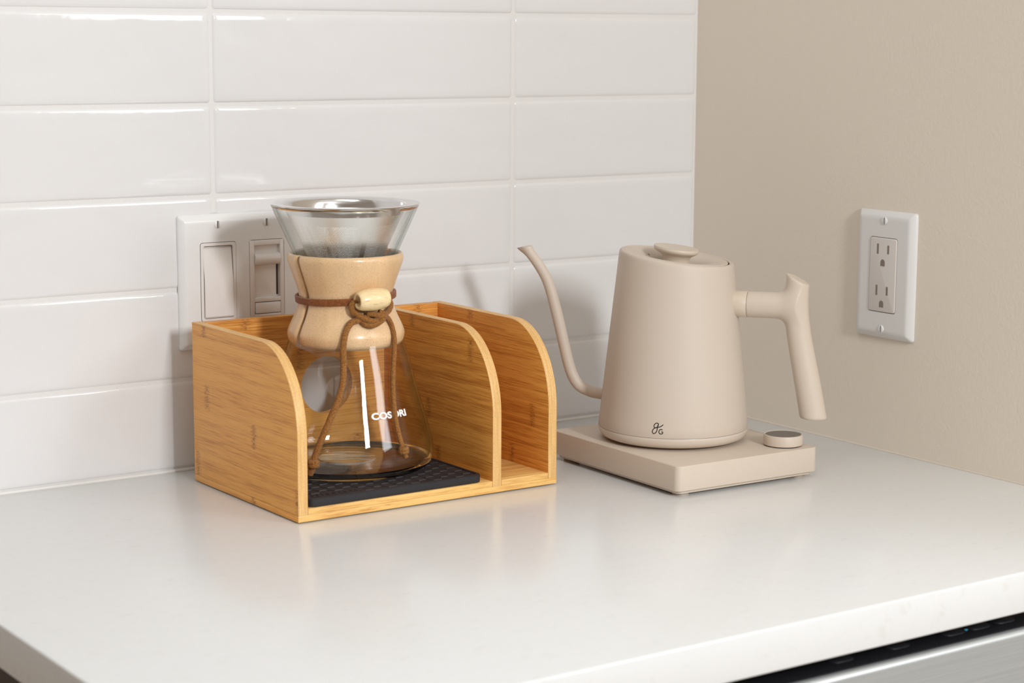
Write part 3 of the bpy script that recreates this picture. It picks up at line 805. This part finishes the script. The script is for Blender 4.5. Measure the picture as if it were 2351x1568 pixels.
# ---------------------------------------------------------------- kettle base
KX, KY, KTH, KA, KB, KZ = -273.43, -313.70, -0.0242, 150.7, 181.0, 25.9
kb = thing('kettle_base', 'cream rectangular heating base with a round control dial under the kettle', 'kettle base', (KX, KY, 0), KTH)
prism('housing', rrect(0, KA, 0, KB, 5.5, 8), 5.0, KZ, M['kettle_plastic'], kb, .9, .6)
prism('plinth', rrect(3.5, KA-3.5, 3.5, KB-3.5, 5, 6), 2.2, 5.4, M['kettle_plastic'], kb, 0, .3)
for fx in (13, KA-13):
    for fy in (13, KB-13):
        prism('foot', [(fx+7*math.cos(2*math.pi*i/24), fy+7*math.sin(2*math.pi*i/24)) for i in range(24)], 0, 2.3, M['footclear'], kb)
kc, ks = math.cos(KTH), math.sin(KTH)
dlx, dly = (-142.3-KX)*kc+(-294.3-KY)*ks, -(-142.3-KX)*ks+(-294.3-KY)*kc
def shift(fnx, fny): return lambda r, z, a: (fnx+r*math.cos(a), fny+r*math.sin(a), z)
lathe('dial_gap', [(0, KZ+.02), (15.6, KZ+.02), (15.6, KZ+.9)], M['black'], kb, 64, shift(dlx, dly))
dial = lathe('dial', [(0, KZ+.8), (16.3, KZ+.8), (16.7, KZ+1.2), (16.75, 34.6), (16.4, 35.4), (15.6, 35.6), (15.2, 35.3), (15.2, 34.9), (0, 34.9)], M['kettle_plastic'], kb, 72, shift(dlx, dly), False, 30)
lathe('dial_display', [(0, 35.2), (15.0, 35.2), (15.1, 34.9), (15.1, 34.6)], M['display'], dial, 64, shift(dlx, dly), False, 30)

# ---------------------------------------------------------------- kettle
KCX, KCY = -199.96, -216.58
HA = math.radians(-50.73)                     # azimuth of the handle
hv = Vector((math.cos(HA), math.sin(HA), 0)); hn = Vector((-math.sin(HA), math.cos(HA), 0))
ket = thing('gooseneck_kettle', 'matte cream electric gooseneck kettle standing on its heating base', 'kettle', (KCX, KCY, KZ))
kz = KZ
def kr(z): return 65.1-.1075*(z-34.0)         # outer radius at world height z
SLOPE = -.125; ZR = 184.0
def body_fn(r, t, a):
    """t: 0 at the seam, 1 at the sloped rim"""
    u = math.cos(a)*47.5; zt = ZR+SLOPE*u
    z = 37.4+(zt-37.4)*t
    rr = kr(z)+r
    return (rr*math.cos(a+HA), rr*math.sin(a+HA), z-kz)
prof_k = [(-1.2, -.001), (-.12, -.0008), (0, .0008)]+[(0, t) for t in np.linspace(.05, .975, 16)]+[(-.12, .986), (-.5, .994), (-1.1, .9985), (-1.8, 1.0), (-3.7, 1.0), (-4.0, .998), (-4.2, .99), (-4.4, .96)]
lathe('body', prof_k, M['kettle'], ket, 128, body_fn, False, 45)
def kz_fn(r, z, a): return (r*math.cos(a), r*math.sin(a), z-kz)
lathe('seam_line', [(63.0, 36.7), (64.45, 36.75), (64.45, 37.5), (63.0, 37.55)], M['seam'], ket, 128, kz_fn, False, 30)
lathe('bottom_ring', [(0, 27.6), (52, 27.6), (58.5, 27.9), (62.0, 29.5), (63.9, 32.2), (64.7, 35.0), (64.75, 36.6), (64.6, 37.0), (62.8, 37.05)], M['kettle_ring'], ket, 128, kz_fn, False, 40)
lathe('contact_foot', [(0, KZ+.02), (40, KZ+.02), (40.3, KZ+.3), (40.3, 27.8), (0, 27.8)], M['black'], ket, 64, kz_fn, False, 30)
# lid in the sloped rim plane
zl = ZR
def lid_fn(r, z, a):
    u = r*math.cos(a)
    return (r*math.cos(a+HA)-SLOPE*z*hv.x*-1*0, r*math.sin(a+HA), zl+z+SLOPE*u-kz)
lathe('lid_gap', [(40, -2.2), (45.4, -2.2), (45.4, -.9)], M['black'], ket, 96, lid_fn)
lid = lathe('lid', [tuple(p) for p in catmull([(44.2, -2.0), (44.4, -.3), (43.6, .15), (41, .1), (36, -.4), (30, -1.8), (24, -4.8), (18, -8.2), (12, -9.6), (0, -10)], 4)], M['kettle'], ket, 96, lid_fn, False, 40)
kn = [tuple(p) for p in catmull([(11.6, -9.6), (10.9, -6.0), (11.2, -2.5), (13.4, .6), (16.6, 2.4), (18.6, 3.9), (19.3, 5.6), (19.0, 6.9), (18.2, 7.3), (10, 7.5), (0, 7.55)], 4)]
kn_o = lathe('lid_knob', kn, M['kettle_plastic'], lid, 72, lid_fn, False, 40)
for (la, lr) in ((166, 26.0), (184, 26.5), (202, 26.2)):
    a = math.radians(la); c = Vector(lid_fn(lr, -3.62, a)); nr = Vector((-.45*math.cos(a+HA), -.45*math.sin(a+HA), .9)).normalized()
    tube('steam_hole', [c-nr*1.2, c+nr*.12], 1.15, M['slotgrey'], lid, 14)
# spout
sp = [(-56, 60.4), (-64.6, 60.6), (-74.5, 62.2), (-83.9, 66.6), (-89.9, 74.8), (-94.3, 87.0), (-98.4, 103.1), (-103.0, 121.7), (-107.3, 138.0), (-110.6, 149.4), (-114.0, 158.4), (-118.6, 166.8), (-124.8, 175.6), (-129.5, 181.3)]
sp3 = [tuple(p) for p in catmull([(u, 0, z) for u, z in sp], 6)]
def kp(u, v, z): return hv*u+hn*v+Vector((0, 0, z-kz))
bm = bmesh.new(); rings = []; n = len(sp3); SEG = 32
for i, (u, _, z) in enumerate(sp3):
    p0, p1 = sp3[max(i-1, 0)], sp3[min(i+1, n-1)]; tu, tz = p1[0]-p0[0], p1[2]-p0[2]; l = math.hypot(tu, tz); tu /= l; tz /= l
    f = i/(n-1); r = 5.0 if f < .55 else 5.0-.6*(f-.55)/.45
    ring = []
    for k in range(SEG):
        a = 2*math.pi*k/SEG
        ring.append((u+r*math.cos(a)*tz, r*math.sin(a), z-r*math.cos(a)*tu))
    rings.append(ring)
# mouth: blend from the tube to a level cut with a pointed pouring lip
last = rings[-1]
for f in (.35, .65, .85, 1.0):
    ring = []
    for k in range(SEG):
        a = 2*math.pi*k/SEG; ca, sa = math.cos(a), math.sin(a)
        tip = max(0, -ca)
        mu_ = -133.6+6.0*ca-1.9*tip**3; mv_ = 4.35*sa*(1-.35*tip**2); mz_ = 187.1+.10*(mu_+133.6)-.9*tip**3
        l0 = last[k]; ff = f*f*(3-2*f)*.35+f*.65
        ring.append((l0[0]+(mu_-l0[0])*ff, l0[1]+(mv_-l0[1])*ff, l0[2]+(mz_-l0[2])*f))
    rings.append(ring)
mouth = rings[-1]; cu_ = sum(p[0] for p in mouth)/SEG
rings.append([(cu_+(p[0]-cu_)*.90, p[1]*.86, p[2]+.15) for p in mouth])
rings.append([(cu_+(p[0]-cu_)*.78, p[1]*.76, p[2]-.8) for p in mouth])
rings.append([(cu_+.6+(p[0]-cu_)*.70, p[1]*.74, p[2]-2.4) for p in mouth])
vr = [[bm.verts.new(kp(*t)) for t in ring] for ring in rings]
for A_, B_ in zip(vr[:-1], vr[1:]):
    for k in range(SEG): bm.faces.new((A_[k], A_[(k+1) % SEG], B_[(k+1) % SEG], B_[k]))
bm.faces.new(vr[-1])
spout = from_bm('spout', bm, M['kettle'], ket, True, 60)
bm = bmesh.new(); bm.faces.new([bm.verts.new(kp(cu_+.3+(p[0]-cu_)*.84, p[1]*.80, p[2]-.55)) for p in mouth])
from_bm('spout_shade_disc', bm, M['black'], spout, False, None)  # black disc added to paint the shade inside the spout mouth
# handle (arm and grip blended with a soft fillet), built in (u,v,z) of the handle plane
def sdf_handle(P):
    u, v, z = P[..., 0], P[..., 1], P[..., 2]
    arm = np.sqrt(v*v+(z-144.9)**2)-11.15
    arm = np.maximum(arm, u-104.0)
    zz_ = np.array([40., 51.6, 80.6, 109., 130., 145., 158., 180.]); uu_ = np.array([123.2, 120.9, 115.2, 109.2, 105.3, 104.2, 104.4, 105.6]); rr_ = np.array([11.25, 11.2, 10.95, 10.5, 10.2, 9.9, 9.8, 10.2])
    zf_ = np.linspace(40, 180, 281); uf_ = np.convolve(np.pad(np.interp(zf_, zz_, uu_), 24, mode='reflect', reflect_type='odd'), np.ones(49)/49, 'valid')
    cu = np.interp(z, zf_, uf_); cr = np.interp(z, zz_, rr_); k2 = np.interp(z, [90, 125, 150], [.978, .985, 1.0])
    grip = np.sqrt(((u-cu)*k2)**2+v*v)-cr
    k = 9.0; h = np.clip(.5+.5*(grip-arm)/k, 0, 1); body = grip*(1-h)+arm*h-k*h*(1-h)
    top = ((u-104.7)*.447+(z-168.3)*.894); bot = 49.6-z-(u-121)*.02
    def smax(a, b, k): h_ = np.clip(.5-.5*(a-b)/k, 0, 1); return a*(1-h_)+b*h_+k*h_*(1-h_)
    body = smax(body, top, 1.4); body = smax(body, bot, 1.6); body = smax(body, 63.1-u, .35)
    return body
Pv, Fq = surface_nets(sdf_handle, (60, -14, 46), (136, 14, 178), 1.15)
mk('handle', [tuple(kp(*q)) for q in Pv], Fq, M['kettle_plastic'], ket, True, 60)
T = []
bm = bmesh.new()
add_tube(bm, [kp(47.0, 0, 144.9), kp(54, 0, 144.9), kp(62.6, 0, 144.9), kp(62.85, 0, 144.9)], [11.15, 11.15, 11.15, 10.95], 48, True, None, Vector((0, 0, 1)))
from_bm('handle_collar', bm, mat('pale cream plastic', (.64, .545, .44, 1), .40), ket, True, 40)
tube('handle_joint', [kp(62.0, 0, 144.9), kp(64.6, 0, 144.9)], 10.8, M['seam'], ket, 32)
# emblem: a script letter with a small capital
emb_a = HA-math.pi/2                           # side of the kettle halfway between spout and handle
def emblem_pt(px, py, out=.10):
    # px,py in emblem millimetres, origin at its centre
    z = 45.6+py; r = kr(z)+out; a = emb_a+px/r
    return Vector((r*math.cos(a), r*math.sin(a), z-kz)), Vector((math.cos(a), math.sin(a), 0))
g1 = [(835, 548), (800, 530), (740, 515), (670, 545), (615, 610), (598, 680), (620, 735), (660, 757), (720, 748), (770, 715), (800, 640), (835, 548)]
g2 = [(835, 548), (815, 630), (790, 720), (775, 800), (760, 880), (720, 970), (660, 1030), (600, 1048), (545, 1020), (522, 950), (540, 880), (590, 810), (660, 760), (720, 740), (800, 725), (900, 700), (980, 660), (1030, 620), (1075, 580)]
g3 = [(1050, 855), (1020, 832), (970, 820), (910, 845), (872, 900), (865, 950), (885, 1010), (930, 1045), (985, 1050), (1040, 1035), (1065, 1015)]
g4 = [(1065, 1018), (1066, 980), (1065, 945)]
g5 = [(1068, 945), (1030, 945), (985, 945)]
bm = bmesh.new()
for st in (g1, g2, g3, g4, g5):
    pts = catmull([((x-798)/22.4/2.72, -(y-785)/22.4/2.68) for x, y in st], 6)
    pts = [Vector(p) for p in pts]; n = len(pts); hw = .36; prev = None
    for i in range(n):
        t = (pts[min(i+1, n-1)]-pts[max(i-1, 0)]).normalized(); nn = Vector((-t.y, t.x))*hw
        a_ = bm.verts.new(emblem_pt(*(pts[i]+nn))[0]); b_ = bm.verts.new(emblem_pt(*(pts[i]-nn))[0])
        if prev: bm.faces.new((prev[0], prev[1], b_, a_))
        prev = (a_, b_)
from_bm('emblem', bm, M['ink'], ket, False, None)

sc.cycles.use_denoising = True
sc.cycles.max_bounces = 14; sc.cycles.transparent_max_bounces = 24; sc.cycles.glossy_bounces = 6
sc.cycles.caustics_reflective = False
